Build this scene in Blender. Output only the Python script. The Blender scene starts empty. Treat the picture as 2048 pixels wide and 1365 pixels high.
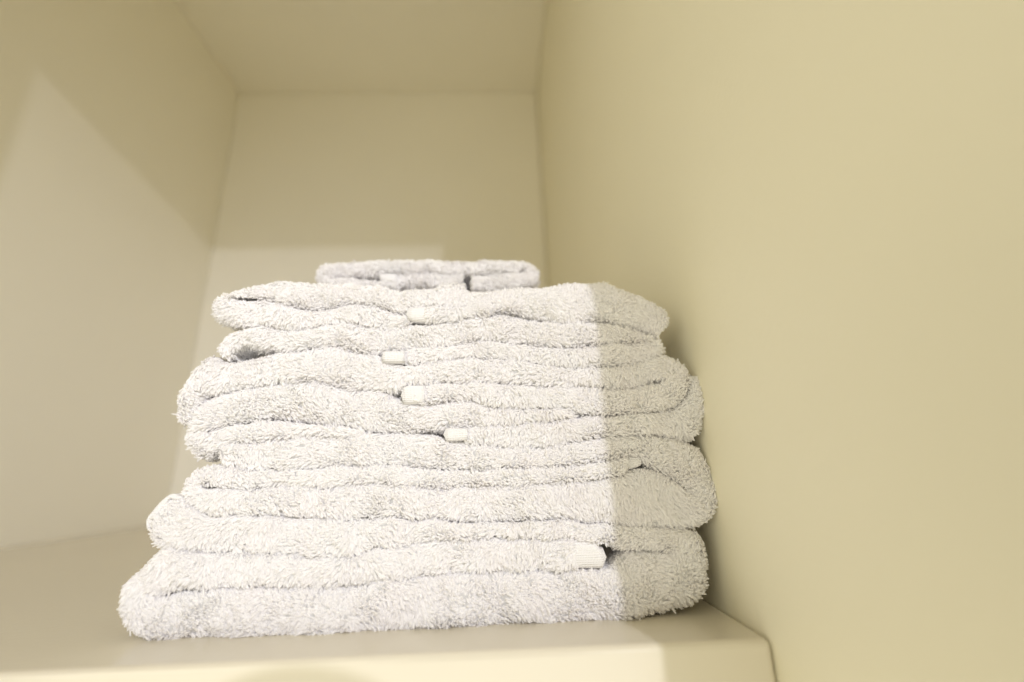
import bpy, math
import numpy as np
from mathutils import Matrix, Vector

rng = np.random.default_rng(7)
scene = bpy.context.scene
col = scene.collection

# ------------------------------------------------------------------ camera
CAM = np.array([-0.10821, -0.85800, 0.06776])
PITCH, YAW, ROLL = 0.2834, 0.0341, -0.0314
FPX = 898.534                                   # focal length in pixels of a 2048-wide frame
fw = np.array([math.sin(YAW) * math.cos(PITCH), math.cos(YAW) * math.cos(PITCH), math.sin(PITCH)])
rt = np.cross(fw, [0, 0, 1.0]); rt /= np.linalg.norm(rt)
up = np.cross(rt, fw)
rt, up = rt * math.cos(ROLL) + up * math.sin(ROLL), up * math.cos(ROLL) - rt * math.sin(ROLL)
cd = bpy.data.cameras.new("camera")
cam = bpy.data.objects.new("camera", cd); col.objects.link(cam)
cam.matrix_world = Matrix(((rt[0], up[0], -fw[0], CAM[0]), (rt[1], up[1], -fw[1], CAM[1]),
                           (rt[2], up[2], -fw[2], CAM[2]), (0, 0, 0, 1)))
cd.sensor_width = 36; cd.lens = FPX / 2048 * 36
cd.clip_start = 0.01; cd.clip_end = 50
cd.dof.use_dof = True; cd.dof.focus_distance = 0.228; cd.dof.aperture_fstop = 2.3
scene.camera = cam

# ------------------------------------------------------------------ light
w = bpy.data.worlds.new("World"); scene.world = w; w.use_nodes = True
nt = w.node_tree; bg = nt.nodes["Background"]
tc = nt.nodes.new("ShaderNodeTexCoord")
total = None
# the room outside the closet as soft patches of light: direction, tightness, strength per channel
ROOM = [((0, 0, 1), 0, (0.86, 0.80, 0.60)), ((-0.6, -0.8, 0), 14, (1.4, 1.33, 1.05)), ((0.45, -0.9, 0), 14, (1.15, 1.2, 1.4)),
        ((0.45, -0.75, 0.5), 14, (1.0, 1.0, 0.95)), ((0, -0.86, -0.5), 14, (0.8, 0.8, 0.75))]
for d_, p_, c_ in ROOM:
    dt = nt.nodes.new("ShaderNodeVectorMath"); dt.operation = 'DOT_PRODUCT'; dt.inputs[1].default_value = Vector(d_).normalized()
    nt.links.new(tc.outputs["Generated"], dt.inputs[0])
    mx = nt.nodes.new("ShaderNodeMath"); mx.operation = 'MAXIMUM'; mx.inputs[1].default_value = 0
    nt.links.new(dt.outputs["Value"], mx.inputs[0])
    pw = nt.nodes.new("ShaderNodeMath"); pw.operation = 'POWER'; pw.inputs[1].default_value = p_
    nt.links.new(mx.outputs[0], pw.inputs[0])
    sc_ = nt.nodes.new("ShaderNodeVectorMath"); sc_.operation = 'SCALE'; sc_.inputs[0].default_value = c_
    nt.links.new(pw.outputs[0], sc_.inputs["Scale"])
    if total is None: total = sc_
    else:
        ad = nt.nodes.new("ShaderNodeVectorMath"); ad.operation = 'ADD'
        nt.links.new(total.outputs[0], ad.inputs[0]); nt.links.new(sc_.outputs[0], ad.inputs[1]); total = ad
nt.links.new(total.outputs[0], bg.inputs[0]); bg.inputs[1].default_value = 1.0

LAMP = Vector((0.39, -2.3, 0.883))
ld = bpy.data.lights.new("ceiling_lamp", 'SPOT')
ld.energy = 72; ld.color = (0.86, 0.866, 0.985); ld.shadow_soft_size = 0.016
ld.spot_size = math.radians(57); ld.spot_blend = 1.0
lamp = bpy.data.objects.new("ceiling_lamp", ld); col.objects.link(lamp)
lamp.location = LAMP
lamp.rotation_euler = (Vector((-0.31, -0.65, -0.12)) - LAMP).to_track_quat('-Z', 'Y').to_euler()

vs = scene.view_settings
vs.view_transform = 'Standard'; vs.look = 'None'; vs.exposure = 0.08; vs.gamma = 1
vs.use_curve_mapping = False
cy = scene.cycles
cy.max_bounces = 20; cy.diffuse_bounces = 16; cy.transmission_bounces = 16; cy.glossy_bounces = 3
cy.sample_clamp_indirect = 4
cy.use_denoising = True; cy.denoiser = 'OPENIMAGEDENOISE'; cy.denoising_prefilter = 'ACCURATE'; cy.denoising_input_passes = 'RGB_ALBEDO_NORMAL'

# ------------------------------------------------------------------ materials
def nodes(name):
    m = bpy.data.materials.new(name); m.use_nodes = True
    nt = m.node_tree; b = nt.nodes["Principled BSDF"]
    return m, nt, b

def paint(name, rgb, rough=0.42, bump=0.3, var=0.03, spec=0.4):
    m, nt, b = nodes(name)
    tc = nt.nodes.new("ShaderNodeTexCoord")
    n1 = nt.nodes.new("ShaderNodeTexNoise"); n1.inputs["Scale"].default_value = 5; n1.inputs["Detail"].default_value = 6
    n2 = nt.nodes.new("ShaderNodeTexNoise"); n2.inputs["Scale"].default_value = 320; n2.inputs["Detail"].default_value = 3
    for n in (n1, n2): nt.links.new(tc.outputs["Object"], n.inputs["Vector"])
    mx = nt.nodes.new("ShaderNodeMix"); mx.data_type = 'RGBA'
    mx.inputs[6].default_value = (*[c * (1 - var) for c in rgb], 1)
    mx.inputs[7].default_value = (*[min(1, c * (1 + var)) for c in rgb], 1)
    nt.links.new(n1.outputs["Fac"], mx.inputs[0]); nt.links.new(mx.outputs[2], b.inputs["Base Color"])
    bp = nt.nodes.new("ShaderNodeBump"); bp.inputs["Strength"].default_value = bump; bp.inputs["Distance"].default_value = 0.0006
    nt.links.new(n2.outputs["Fac"], bp.inputs["Height"]); nt.links.new(bp.outputs[0], b.inputs["Normal"])
    b.inputs["Roughness"].default_value = rough
    b.inputs["Specular IOR Level"].default_value = spec
    return m

WALL = paint("cream_wall_paint", (0.872, 0.842, 0.742), 0.5)
SIDE = paint("yellowish_cream_wall_paint", (0.866, 0.829, 0.675), 0.5)
SHELF = paint("cream_shelf_paint", (0.65, 0.60, 0.49), 0.20, 0.08, spec=0.75)

def terry():
    m = bpy.data.materials.new("white_terry_cotton"); m.use_nodes = True
    nt = m.node_tree; nt.nodes.remove(nt.nodes["Principled BSDF"])
    tc = nt.nodes.new("ShaderNodeTexCoord")
    n1 = nt.nodes.new("ShaderNodeTexNoise"); n1.inputs["Scale"].default_value = 60; n1.inputs["Detail"].default_value = 4
    nt.links.new(tc.outputs["Object"], n1.inputs["Vector"])
    mx = nt.nodes.new("ShaderNodeMix"); mx.data_type = 'RGBA'
    mx.inputs[6].default_value = (0.982, 0.970, 0.975, 1); mx.inputs[7].default_value = (0.982, 0.980, 0.982, 1)
    nt.links.new(n1.outputs["Fac"], mx.inputs[0])
    df = nt.nodes.new("ShaderNodeBsdfDiffuse"); tl = nt.nodes.new("ShaderNodeBsdfTranslucent")
    ms = nt.nodes.new("ShaderNodeMixShader"); ms.inputs[0].default_value = 0.5
    n2 = nt.nodes.new("ShaderNodeTexNoise"); n2.inputs["Scale"].default_value = 650; n2.inputs["Detail"].default_value = 2
    nt.links.new(tc.outputs["Object"], n2.inputs["Vector"])
    bp = nt.nodes.new("ShaderNodeBump"); bp.inputs["Strength"].default_value = 0.5; bp.inputs["Distance"].default_value = 0.0008
    nt.links.new(n2.outputs["Fac"], bp.inputs["Height"]); nt.links.new(bp.outputs[0], df.inputs["Normal"])
    for n in (df, tl): nt.links.new(mx.outputs[2], n.inputs["Color"])
    nt.links.new(df.outputs[0], ms.inputs[1]); nt.links.new(tl.outputs[0], ms.inputs[2])
    nt.links.new(ms.outputs[0], nt.nodes["Material Output"].inputs["Surface"])
    return m

def woven():
    m, nt, b = nodes("white_woven_cotton")
    tc = nt.nodes.new("ShaderNodeTexCoord")
    wv = nt.nodes.new("ShaderNodeTexWave"); wv.wave_type = 'BANDS'; wv.bands_direction = 'X'
    wv.inputs["Scale"].default_value = 420; wv.inputs["Distortion"].default_value = 0.6
    wz = nt.nodes.new("ShaderNodeTexWave"); wz.wave_type = 'BANDS'; wz.bands_direction = 'Z'
    wz.inputs["Scale"].default_value = 300; wz.inputs["Distortion"].default_value = 0.6
    nt.links.new(tc.outputs["Object"], wv.inputs["Vector"]); nt.links.new(tc.outputs["Object"], wz.inputs["Vector"])
    ad = nt.nodes.new("ShaderNodeMath"); ad.operation = 'ADD'
    nt.links.new(wv.outputs["Fac"], ad.inputs[0]); nt.links.new(wz.outputs["Fac"], ad.inputs[1])
    bp = nt.nodes.new("ShaderNodeBump"); bp.inputs["Strength"].default_value = 0.7; bp.inputs["Distance"].default_value = 0.0003
    nt.links.new(ad.outputs[0], bp.inputs["Height"]); nt.links.new(bp.outputs[0], b.inputs["Normal"])
    b.inputs["Base Color"].default_value = (0.85, 0.835, 0.845, 1)
    b.inputs["Roughness"].default_value = 0.8; b.inputs["Specular IOR Level"].default_value = 0.15
    return m

TERRY, WOVEN = terry(), woven()

# ------------------------------------------------------------------ setting
def link_mesh(name, V, F, mat, parent=None, smooth=True):
    me = bpy.data.meshes.new(name)
    V = np.asarray(V, np.float32); F = np.asarray(F, np.int32)
    k = F.shape[1]
    me.vertices.add(len(V)); me.vertices.foreach_set("co", V.ravel())
    me.loops.add(F.size); me.loops.foreach_set("vertex_index", F.ravel())
    me.polygons.add(len(F)); me.polygons.foreach_set("loop_start", np.arange(0, F.size, k, dtype=np.int32))
    me.polygons.foreach_set("use_smooth", smooth if isinstance(smooth, np.ndarray) else np.full(len(F), smooth))
    me.update(calc_edges=True); me.validate()
    me.materials.append(mat)
    o = bpy.data.objects.new(name, me); col.objects.link(o)
    if parent: o.parent = parent
    return o

def tag(o, label=None, cat=None, group=None, kind=None):
    if label: o["label"] = label
    if cat: o["category"] = cat
    if group: o["group"] = group
    if kind: o["kind"] = kind
    return o

def box(name, x0, x1, y0, y1, z0, z1, mat, bevel=0.0012):
    V = [(x, y, z) for x in (x0, x1) for y in (y0, y1) for z in (z0, z1)]
    F = [(0, 1, 3, 2), (4, 6, 7, 5), (0, 4, 5, 1), (2, 3, 7, 6), (0, 2, 6, 4), (1, 5, 7, 3)]
    o = link_mesh(name, V, F, mat, smooth=False)
    if bevel:
        md = o.modifiers.new("bevel", 'BEVEL'); md.width = bevel; md.segments = 3; md.limit_method = 'NONE'
        md.harden_normals = False
    return o

W, H, D = 0.6975, 0.9334, 0.6536
FRONT = -0.827                                   # the closet's front frame
S = lambda o, l, c: tag(o, l, c, kind="structure")
S(box("shelf", -W + 0.0008, -0.0008, -D, -0.0008, -0.14, 0.0, SHELF, 0.0026),
  "pale cream painted shelf board with a thick front edge under the towels", "shelf")
S(box("right_wall", 0.0, 0.018, -0.827, 0.03, -0.6, H + 0.03, SIDE),
  "smooth cream side wall close to the towel stack, brightest wall of the cubby", "wall")
S(box("left_wall", -W - 0.018, -W, FRONT, 0.03, -0.6, H + 0.03, WALL),
  "cream side wall far from the towels with a wedge of light on it", "wall")
S(box("back_wall", -W + 0.0008, -0.0018, 0.0, 0.03, -0.6, H - 0.0008, WALL),
  "cream wall at the back of the cubby behind the towels", "wall")
S(box("ceiling", -W, -0.0008, FRONT, 0.03, H, H + 0.03, WALL),
  "shaded cream underside of the cubby above the towels", "ceiling")
S(box("light_leak_panel", -W - 0.03, 0.03, 0.0305, 0.045, -0.6, H + 0.04, WALL, 0),  # added unseen backing, keeps outside light from leaking through the wall gaps
  "cream panel added unseen behind the cubby to block light through its joints", "panel")
S(box("door_frame_header", -W - 0.018, -0.0008, FRONT - 0.0185, FRONT - 0.0005, 0.66, H + 0.2, WALL),
  "cream header board of the closet opening in front of the shelf", "door frame")
S(box("door_frame_jamb", -W - 0.018, -0.444, FRONT - 0.0185, FRONT - 0.0005, -0.6, 0.6592, WALL),
  "cream upright jamb of the closet opening left of the shelf", "door frame")

# ------------------------------------------------------------------ towels
def at(px, py, Y):
    """world x, z where pixels of the 2048 frame meet the upright plane y = Y"""
    px = np.asarray(px, float); py = np.asarray(py, float)
    d = fw[None] + rt[None] * ((px - 1024) / FPX)[:, None] - up[None] * ((py - 682.5) / FPX)[:, None]
    t = (Y - CAM[1]) / d[:, 1]
    return CAM[0] + d[:, 0] * t, CAM[2] + d[:, 2] * t

_k = rng.normal(size=(3, 24, 3)); _ph = rng.uniform(0, 6.28, size=(3, 24))
def noise(P, wl, ch=0):
    """smooth noise about -1..1 with wavelength wl"""
    k = _k[ch]; k = k / np.linalg.norm(k, axis=1)[:, None] * (6.28 / wl)
    return np.sin(P @ k.T + _ph[ch]).sum(1) / math.sqrt(24) * 1.2

def catmull(A, step):
    A = np.asarray(A, float)
    P = np.vstack([2 * A[0] - A[1], A, 2 * A[-1] - A[-2]])
    out = []
    for i in range(1, len(P) - 2):
        p0, p1, p2, p3 = P[i - 1:i + 3]
        L = max(np.linalg.norm(p2[:2] - p1[:2]), np.linalg.norm(p2[2:] - p1[2:]))
        n = max(2, int(L / step))
        u = (np.arange(n) / n)[:, None]
        out.append(0.5 * (2 * p1 + (p2 - p0) * u + (2 * p0 - 5 * p1 + 4 * p2 - p3) * u**2 + (3 * p1 - p0 - 3 * p2 + p3) * u**3))
    out.append(P[-2][None])
    return np.vstack(out)

NF = 15                                             # points round the front of a layer
phi = np.linspace(-math.pi / 2, math.pi / 2, NF)
OFF = np.sign(np.sin(phi)) * np.abs(np.sin(phi)) ** 0.75
DEP = 1 - np.abs(np.cos(phi)) ** 0.75
BACK = np.array([0.004, 0.010, 0.02, 0.04, 0.08, 0.14, 0.21])

def layer(st, Y, shrink=0.35, caps=(0, 0), lift=0.0, depth=0.21, bumpy=1.0):
    """one folded layer of cloth: stations hold both edges as seen from the front; its front edge is a
    rounded fold and it runs back into the stack. Returns grid (ns, nv, 3)."""
    q = catmull(st, 7)
    ax, az = at(q[:, 0], q[:, 1], Y); bx, bz = at(q[:, 2], q[:, 3], Y)
    c = np.stack([(ax + bx) / 2, (az + bz) / 2], 1); hv = np.stack([(ax - bx) / 2, (az - bz) / 2], 1)
    hl = np.linalg.norm(hv, axis=1)
    hn = np.maximum(hl - shrink * 1e-3, 0.0009)
    # rounded ends
    s = np.r_[0, np.cumsum(np.linalg.norm(np.diff(c, axis=0), axis=1))]
    k = np.ones(len(s))
    yin = np.zeros(len(s))
    for end, e in ((s, caps[0]), (s[-1] - s, caps[1])):
        if e:
            r = np.clip(end / (e * 1e-3), 0, 1)
            kk = np.sqrt(np.maximum(1 - (1 - r) ** 2, 0.0025)); k = np.minimum(k, kk); yin += (1 - kk) * 0.003
    hv = hv / hl[:, None] * (hn * k)[:, None]
    ry = np.clip(hn * 0.75, 0.0014, 0.0062)
    back = BACK * depth / 0.21
    off = np.r_[np.full(len(back), OFF[0]), OFF, np.full(len(back), OFF[-1])]
    G = np.zeros((len(s), len(off), 3))
    G[:, :, 0] = c[:, 0:1] + hv[:, 0:1] * off; G[:, :, 2] = c[:, 1:2] + hv[:, 1:2] * off
    yb = np.concatenate([np.repeat(ry[:, None], len(back), 1) + back[::-1], ry[:, None] * DEP, np.repeat(ry[:, None], len(back), 1) + back], 1)
    G[:, :, 1] = Y + yb + yin[:, None]
    P = G.reshape(-1, 3)
    G[:, :, 1] += (bumpy * (noise(P * [1, .3, 1], 0.030) * 0.0011 + noise(P, 0.012, 1) * 0.00045)).reshape(G.shape[:2])
    G[:, :, 2] += (bumpy * noise(P, 0.016, 2) * 0.0004).reshape(G.shape[:2])
    if lift:
        G[:, :, 2] += lift * np.clip(yb, 0, 0.06)
    return G

def grid_mesh(G):
    ns, nv = G.shape[:2]
    i = np.arange(ns - 1)[:, None] * nv + np.arange(nv - 1)[None]
    F = np.stack([i, i + 1, i + nv + 1, i + nv], -1).reshape(-1, 4)
    caps = []
    return G.reshape(-1, 3), F

NP_ = 7
def pile(G, Y, pd, dens=1.55e6, length=1.65, skip=(0, 0), nap=0.0):
    """terry loops: hairpins of yarn standing on the visible part of the cloth"""
    ns, nv = G.shape[:2]
    A = G[:-1, :-1]; B = G[1:, :-1]; Cc = G[1:, 1:]; Dd = G[:-1, 1:]
    n = np.cross(Cc - A, Dd - B); ar = np.linalg.norm(n, axis=2) / 2
    ctr = (A + B + Cc + Dd) / 4
    out = ctr - (G[:-1, nv // 2 - 3:nv // 2 + 4].mean(1)[:, None] + [0, 0.012, 0])
    ycut = G[:, nv // 2, 1][:-1, None] + pd
    p = ar * (ctr[:, :, 1] < ycut)
    if skip[0]: p[:skip[0]] = 0
    if skip[1]: p[-skip[1]:] = 0
    N = int(p.sum() * dens)
    idx = rng.choice(p.size, N, p=(p / p.sum()).ravel())
    i, j = np.unravel_index(idx, p.shape)
    u, v = rng.random(N)[:, None], rng.random(N)[:, None]
    P = A[i, j] * (1 - u) * (1 - v) + B[i, j] * u * (1 - v) + Cc[i, j] * u * v + Dd[i, j] * (1 - u) * v
    nn = n[i, j] / np.linalg.norm(n[i, j], axis=1)[:, None]
    sg = np.sign((nn * out[i, j]).sum(1)); nn *= np.where(sg == 0, 1, sg)[:, None]
    t1 = (B - A)[i, j]; t1 /= np.linalg.norm(t1, axis=1)[:, None] + 1e-9
    t2 = np.cross(nn, t1)
    ang = nap + 1.3 * noise(P, 0.05, 0) + 0.7 * noise(P, 0.014, 1) + rng.normal(0, 0.28, N)
    lean = np.cos(ang)[:, None] * t1 + np.sin(ang)[:, None] * t2
    stand = 0.36 + 0.14 * noise(P, 0.02, 2) + rng.normal(0, 0.13, N)
    d = nn * np.clip(stand, 0.25, 1.2)[:, None] + lean * 0.8 + rng.normal(0, 0.16, (N, 3)) + [0, -0.06, -0.22]
    d /= np.linalg.norm(d, axis=1)[:, None]
    L = length * 1e-3 * np.clip(rng.normal(1, 0.2, N), 0.5, 1.6)
    L *= 1 + 0.5 * (rng.random(N) < 0.03)
    sd = np.cross(d, nn) + rng.normal(0, 0.3, (N, 3)); sd -= d * (sd * d).sum(1)[:, None]
    sd /= np.linalg.norm(sd, axis=1)[:, None] + 1e-9
    ref = np.cross(d, sd)
    hw = rng.uniform(0.24, 0.35, N) * 1e-3
    r = rng.uniform(0.26, 0.34, N) * 1e-3
    lx = np.array([-.55, -.95, -1.0, 0.0, 1.0, .95, .55]); ly = np.array([-0.12, 0.42, 0.82, 1.0, 0.80, 0.40, -0.12])
    tw = np.array([-.35, -.3, .1, 0.0, -.1, .3, .35])
    bend = lean * 0.35 + rng.normal(0, 0.18, (N, 3)) + [0, 0, -0.28]
    C = (P[:, None] + d[:, None] * (ly[None, :, None] * L[:, None, None]) + sd[:, None] * (lx[None, :, None] * hw[:, None, None])
         + ref[:, None] * (tw[None, :, None] * hw[:, None, None]) + bend[:, None] * ((np.maximum(ly, 0) ** 2)[None, :, None] * L[:, None, None]))
    T = np.gradient(C, axis=1); T /= np.linalg.norm(T, axis=2)[:, :, None] + 1e-12
    b1 = np.cross(np.broadcast_to(ref[:, None], T.shape), T); b1 /= np.linalg.norm(b1, axis=2)[:, :, None] + 1e-12
    b2 = np.cross(T, b1)
    V = np.stack([C + r[:, None, None] * (math.cos(a) * b1 + math.sin(a) * b2) for a in (0.5, 2.594, 4.689)], 2)   # N,7,3,3
    base = (np.arange(N) * NP_ * 3)[:, None, None]
    kk = (np.arange(NP_ - 1) * 3)[None, :, None]
    f = np.stack([np.array([m, (m + 1) % 3, (m + 1) % 3 + 3, m + 3]) for m in range(3)], 0)     # 3,4
    F = (base + kk)[..., None] + f[None, None]
    return V.reshape(-1, 3), F.reshape(-1, 4)

def cap_faces(G, ends):
    """close the chosen ends of a layer"""
    ns, nv = G.shape[:2]; out = []
    for e in ends:
        o = 0 if e == 0 else (ns - 1) * nv
        for m in range(nv // 2):
            out.append((o + m, o + m + 1, o + nv - 2 - m, o + nv - 1 - m))
    return np.array(out, int).reshape(-1, 4)

def cloth(name, layers, mat, pil=True, parent=None):
    Vs, Fs, Sm, n = [], [], [], 0
    for st, Y, kw, pk in layers:
        G = layer(st, Y, **kw)
        V, F = grid_mesh(G); F = np.vstack([F, cap_faces(G, (0, 1))])
        Vs.append(V); Fs.append(F + n); Sm.append(np.ones(len(F), bool)); n += len(V)
        if pil:
            V, F = pile(G, Y, **pk); Vs.append(V); Fs.append(F + n); Sm.append(np.zeros(len(F), bool)); n += len(V)
    return link_mesh(name, np.vstack(Vs), np.vstack(Fs), mat, parent, np.concatenate(Sm))

YF = -0.6235
def towel(label, layers, hems):
    # origin at the towel's base: layers are world-placed, the root carries the name, label and parts
    o = cloth("folded_towel", layers, TERRY)
    tag(o, label, "towel", "white terry towels folded in a stack")
    for h, lab in hems:
        e = cloth("woven_hem", [h], WOVEN, False, o)
        if lab: e["label"] = lab
    # put the origin at the towel's base
    co = np.empty(len(o.data.vertices) * 3, np.float32); o.data.vertices.foreach_get("co", co); co = co.reshape(-1, 3)
    base = Vector((float(co[:, 0].mean()), float(co[:, 1].mean()), float(co[:, 2].min())))
    o.data.transform(Matrix.Translation(-base)); o.location = base
    for ch in o.children: ch.location = -base
    return o

HK = dict(shrink=0.1, bumpy=0.25, depth=0.03)

# first, at the bottom: thick, folded in three
t1 = [(1150,1078,1150,1141),(1100,1073,1100,1141),(1000,1076,1000,1141),(900,1078,900,1146),(800,1092,800,1157),(740,1103,740,1163),
 (690,1115,690,1172),(600,1114,600,1174),(500,1110,500,1170),(430,1110,430,1179),(370,1105,370,1178),(320,1100,330,1184),(275,1135,318,1187),
 (246,1168,312,1189),(240,1200,312,1191),(246,1240,316,1193),(270,1268,325,1193),(320,1281,345,1190),(400,1283,400,1183),(500,1282,500,1175),
 (600,1280,600,1176),(700,1277,700,1174),(770,1270,760,1160),(830,1264,830,1153),(930,1262,930,1146),(1050,1255,1050,1143),(1150,1248,1150,1143),
 (1215,1242,1215,1140),(1232,1240,1232,1128),(1260,1237,1252,1112),(1300,1231,1280,1105),(1340,1223,1315,1103),(1390,1206,1330,1102),
 (1414,1178,1335,1101),(1420,1140,1335,1099),(1414,1100,1330,1098),(1400,1070,1315,1097),(1350,1060,1290,1097),(1290,1057,1250,1096),
 (1230,1053,1215,1086),(1170,1048,1170,1078),(1100,1041,1100,1071),(1000,1048,1000,1074),(900,1046,900,1077),(830,1040,830,1088),
 (760,1037,750,1100),(700,1038,700,1114),(600,1037,600,1115),(500,1030,500,1110),(410,1026,410,1106),(370,1002,350,1100),(345,992,310,1098),
 (322,1005,297,1088),(306,1023,293,1065)]
towel("thick white terry towel at the bottom of the stack, resting on the shelf",
      [(t1, YF, dict(caps=(0, 5)), dict(pd=0.020, nap=0.4))],
      [(([(1130,1078,1130,1142),(1165,1077,1165,1141),(1194,1079,1192,1140),(1200,1095,1200,1139),(1216,1096,1216,1137)], YF - 0.0008, dict(HK, caps=(0, 1.5)), None), "squared woven hem end beside a dark gap"),
       (([(372,998,350,1004),(345,987,338,998),(322,1000,330,1010),(302,1023,312,1030),(290,1040,300,1046),(292,1066,300,1066)], YF + 0.001, dict(HK, caps=(1, 1)), None), "smooth corner hem sticking up at the end of the fold")])

t2 = [(1258,911,1256,941),(1200,926,1205,953),(1140,934,1140,960),(1075,936,1080,963),(1000,940,1000,967),(900,942,900,972),(830,936,830,974),
 (780,932,780,964),(690,932,690,967),(620,939,620,974),(560,944,560,966),(500,942,500,975),(450,930,450,973),(420,930,420,968),(392,937,408,968),
 (370,957,402,970),(362,980,400,974),(368,996,402,978),(384,1014,412,980),(420,1027,430,978),(500,1030,500,977),(575,1031,575,968),(650,1038,640,975),
 (720,1038,720,966),(790,1036,790,964),(870,1042,860,974),(960,1046,960,970),(1050,1045,1050,966),(1100,1040,1100,963),(1160,1046,1155,958),
 (1220,1051,1210,953),(1280,1057,1262,943),(1330,1060,1310,938),(1380,1057,1350,960),(1415,1042,1368,975),(1436,1010,1378,985),(1438,980,1377,982),
 (1430,950,1368,972),(1418,922,1352,958),(1400,895,1330,944),(1370,882,1305,932),(1320,873,1288,915),(1270,872,1268,908),(1210,874,1210,920),
 (1150,882,1150,932),(1080,897,1080,936),(1000,893,1000,939),(940,886,940,940),(880,872,880,941),(800,866,800,933),(720,868,720,932),(650,871,650,937),
 (590,872,590,941),(540,878,540,948),(480,886,480,938),(450,890,450,928),(436,900,432,918)]
towel("white terry towel with the big rolled fold nearest the wall, second from the shelf",
      [(t2, YF + 0.001, dict(caps=(0, 3)), dict(pd=0.020, nap=-0.5))],
      [(([(1254,914,1254,942),(1275,910,1276,936),(1287,914,1288,929)], YF + 0.004, dict(HK, caps=(0, 1.6)), None), None)])

t3a = [(730,873,730,862),(690,873,690,857),(660,872,660,853),(620,872,620,852),(570,872,570,842),(510,880,510,846),(460,888,460,853),(430,902,440,858),(400,914,425,860),(383,905,415,862),
 (373,880,412,860),(376,852,412,855),(395,815,420,856),(420,795,435,856),(470,780,470,850),(540,770,540,834),(600,764,600,840),(640,768,640,850),
 (700,778,700,855),(770,784,770,862),(810,800,820,865),(850,808,860,858),(900,799,900,858),(950,800,950,862),(985,813,985,853),(1080,818,1080,840),(1150,822,1150,834)]
t3b = [(928,884,928,855),(960,887,960,855),(1000,893,1000,850),(1060,897,1060,843),(1110,890,1110,841),(1160,878,1160,834),(1215,873,1215,834),
 (1270,868,1270,829),(1320,868,1310,824),(1365,880,1345,818),(1388,874,1360,806),(1405,845,1372,790),(1412,810,1380,776),(1406,772,1384,764),(1392,748,1380,755)]
towel("white terry towel whose small hem tab is the lowest of the four tabs",
      [(t3a, YF + 0.0015, dict(caps=(2, 2)), dict(pd=0.018, nap=0.3)), (t3b, YF + 0.001, dict(caps=(0, 2)), dict(pd=0.018, nap=-0.4))],
      [(([(885,880,885,857),(900,882,900,855),(935,880,935,856)], YF - 0.0015, dict(HK, caps=(1.8, 0)), None), None)])

t4 = [(843,806,843,769),(900,796,900,766),(950,798,950,766),(985,810,985,768),(1040,813,1040,771),(1110,817,1110,773),(1180,824,1180,772),(1240,829,1240,779),
 (1300,822,1290,771),(1345,812,1315,766),(1368,790,1325,762),(1382,765,1328,758),(1376,738,1322,755),(1352,718,1305,760),(1320,708,1285,770),
 (1270,722,1250,776),(1215,733,1200,770),(1150,735,1150,771),(1090,730,1090,770),(1040,718,1040,769),(980,713,980,765),(900,718,900,764),
 (830,728,830,768),(790,728,790,780),(750,709,750,782),(705,703,700,777),(670,689,650,768),(610,700,600,762),(540,706,540,768),(490,716,490,775),
 (450,722,455,784),(425,712,430,790),(404,713,416,786),(384,730,410,790),(368,757,402,802),(357,790,393,818),(355,820,384,838),(360,843,376,850)]
towel("white terry towel drooping over its left end, with the widest square hem tab",
      [(t4, YF + 0.0005, dict(caps=(0, 2.5)), dict(pd=0.020, nap=0.2))],
      [(([(797,806,801,773),(815,808,815,770),(848,806,848,768)], YF - 0.0015, dict(HK, caps=(1.2, 0)), None), "square ribbed hem tab")])

t5 = [(803,725,803,699),(850,724,850,692),(900,718,900,690),(960,713,960,682),(1000,713,1000,684),(1045,718,1045,688),(1090,730,1090,694),(1150,735,1150,694),
 (1210,734,1210,686),(1270,724,1260,684),(1310,712,1290,684),(1328,700,1300,684),(1322,680,1298,682),(1295,669,1285,682),(1250,656,1245,683),
 (1205,647,1205,684),(1150,645,1150,690),(1100,643,1100,692),(1050,634,1050,686),(1000,626,1000,682),(945,632,945,684),(900,643,900,690),
 (850,650,850,694),(800,648,800,702),(740,655,740,706),(700,645,700,699),(660,648,665,688),(600,661,610,700),(560,658,560,700),(520,654,520,690),
 (480,660,490,686),(450,672,468,698),(436,690,458,706),(440,708,462,714)]
towel("thin white terry towel pressed flat under the top pair, with a long hem tab",
      [(t5, YF + 0.001, dict(caps=(0, 2.5)), dict(pd=0.018, nap=-0.2))],
      [(([(758,722,761,702),(780,725,780,700),(808,725,808,699)], YF - 0.002, dict(HK, caps=(1.6, 0)), None), None)])

t6 = [(822,652,822,632),(790,655,790,626),(740,656,740,612),(700,645,700,607),(650,650,650,618),(600,660,600,620),(560,658,565,606),(510,652,520,602),(460,648,490,600),
 (430,638,475,597),(420,620,470,594),(428,605,476,590),(455,592,490,592),(495,575,510,594),(530,564,540,599),(590,562,580,612),(640,565,640,616),
 (700,567,700,604),(745,569,745,611),(790,580,790,624),(840,577,840,616),(890,565,880,620),(920,562,915,622),(942,582,940,625),(1000,579,1000,622),
 (1050,573,1050,628),(1095,572,1095,640),(1130,562,1130,648),(1165,560,1170,645),(1210,564,1210,644),(1255,580,1250,653),(1300,600,1290,664),
 (1325,618,1305,668),(1337,640,1312,669),(1322,660,1308,670)]
t6b = [(856,643,856,614),(900,640,900,612),(940,632,940,606),(990,627,990,600)]
towel("rumpled white terry towel just below the small top one, dipping in its middle",
      [(t6, YF + 0.001, dict(caps=(2, 2.5), lift=0.12), dict(pd=0.06, nap=0.5)), (t6b, YF, dict(caps=(0, 2)), dict(pd=0.014))],
      [(([(808,634,812,616),(825,641,825,613),(862,644,862,612)], YF - 0.0015, dict(HK, caps=(1.6, 0)), None), None)])

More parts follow.
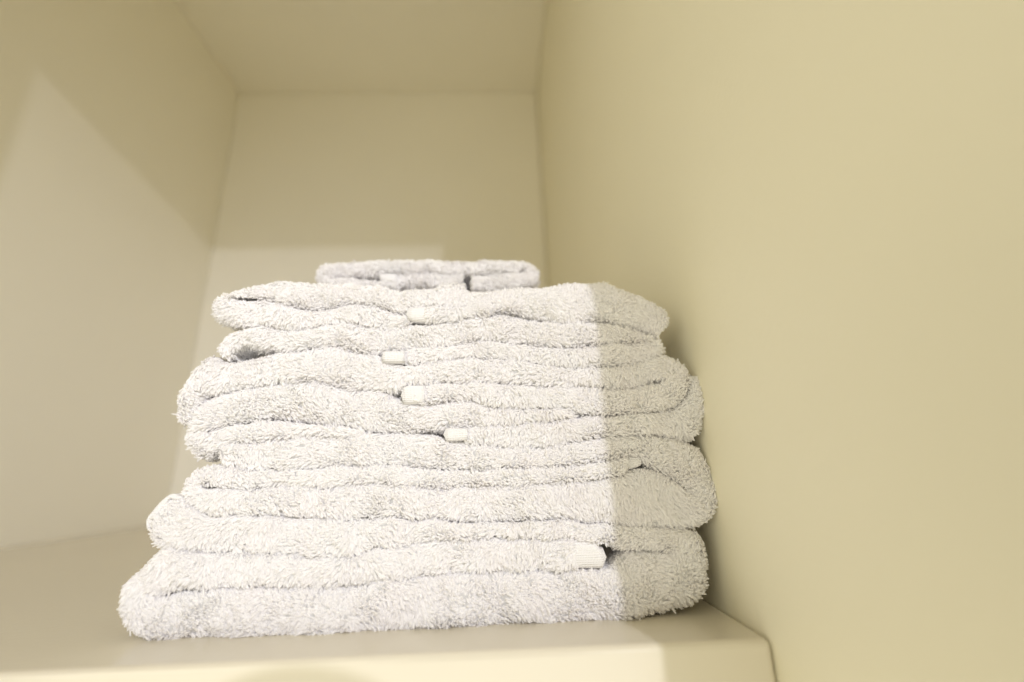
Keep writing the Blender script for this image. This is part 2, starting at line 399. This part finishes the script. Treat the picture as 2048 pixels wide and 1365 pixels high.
Y7 = -0.588
t7 = [(940,580,940,548),(1000,578,1000,546),(1055,572,1050,542),(1076,552,1048,538),(1070,533,1040,535),(1040,523,1035,545),(1000,521,1000,543),
 (930,519,930,543),(800,522,800,545),(700,524,700,548),(665,527,668,550),(640,533,662,551),(630,545,662,553),(636,560,668,556),(670,572,690,556),(740,574,740,560),(800,574,800,562)]
t7b = [(772,566,772,545),(850,567,850,545),(925,566,925,543)]
towel("small white terry towel on top of the stack, set back and slightly blurred",
      [(t7, Y7, dict(caps=(2, 2), depth=0.16), dict(pd=0.055)), (t7b, Y7 + 0.001, dict(depth=0.16), dict(pd=0.012))],
      [(([(755,553,756,547),(765,562,765,545),(792,566,792,545)], Y7, dict(HK, caps=(1.5, 0)), None), None)])

# ------------------------------------------------------------------ the camera that took the picture (its lens shadow falls on the shelf edge)
def basis_mesh(name, parts_fn, mat, parent):
    V, F = parts_fn()
    Wd = CAM[None] + V[:, 0:1] * rt[None] + V[:, 1:2] * up[None] + V[:, 2:3] * fw[None]
    return link_mesh(name, Wd, F, mat, parent)

def plain(name, rgb, rough):
    m, nt, b = nodes(name); b.inputs["Base Color"].default_value = (*rgb, 1); b.inputs["Roughness"].default_value = rough
    return m
BLACK = plain("black_camera_body", (0.02, 0.02, 0.022), 0.55)

def lathe(prof, n=48):
    prof = np.array(prof); a = np.linspace(0, 2 * math.pi, n, endpoint=False)
    V = np.stack([prof[:, None, 0] * np.cos(a), prof[:, None, 0] * np.sin(a), np.repeat(prof[:, 1:2], n, 1)], -1)
    k = len(prof); i = np.arange(k - 1)[:, None] * n; j = np.arange(n)[None]; j2 = (j + 1) % n
    F = np.stack([i + j, i + j2, i + n + j2, i + n + j], -1).reshape(-1, 4)
    return V.reshape(-1, 3), F

def rbox(hx, y0, y1, z0, z1, r=0.008, n=6):
    out = []
    for cx_, cy_, a0 in ((hx - r, y1 - r, 0), (-hx + r, y1 - r, 90), (-hx + r, y0 + r, 180), (hx - r, y0 + r, 270)):
        for t in np.linspace(0, 90, n): out.append((cx_ + r * math.cos(math.radians(a0 + t)), cy_ + r * math.sin(math.radians(a0 + t))))
    o = np.array(out); m = len(o); c = o.mean(0)
    rings = [(0.002, z0), (1, z0), (1, z1), (0.002, z1)]
    V = np.vstack([np.c_[c + (o - c) * k, np.full(m, z)] for k, z in rings])
    i = np.arange(3)[:, None] * m; j = np.arange(m)[None]; j2 = (j + 1) % m
    return V, np.stack([i + j, i + j2, i + m + j2, i + m + j], -1).reshape(-1, 4)

cam_body = basis_mesh("photo_camera", lambda: rbox(0.088, -0.062, 0.050, -0.125, -0.085), BLACK, None)
tag(cam_body, "black camera held in front of the shelf, its lens shadow on the shelf edge", "camera")
basis_mesh("lens", lambda: lathe([(0.044, -0.0855), (0.048, -0.07), (0.0545, -0.03), (0.0555, -0.006), (0.053, -0.006), (0.046, -0.02), (0.0002, -0.022)]), BLACK, cam_body)
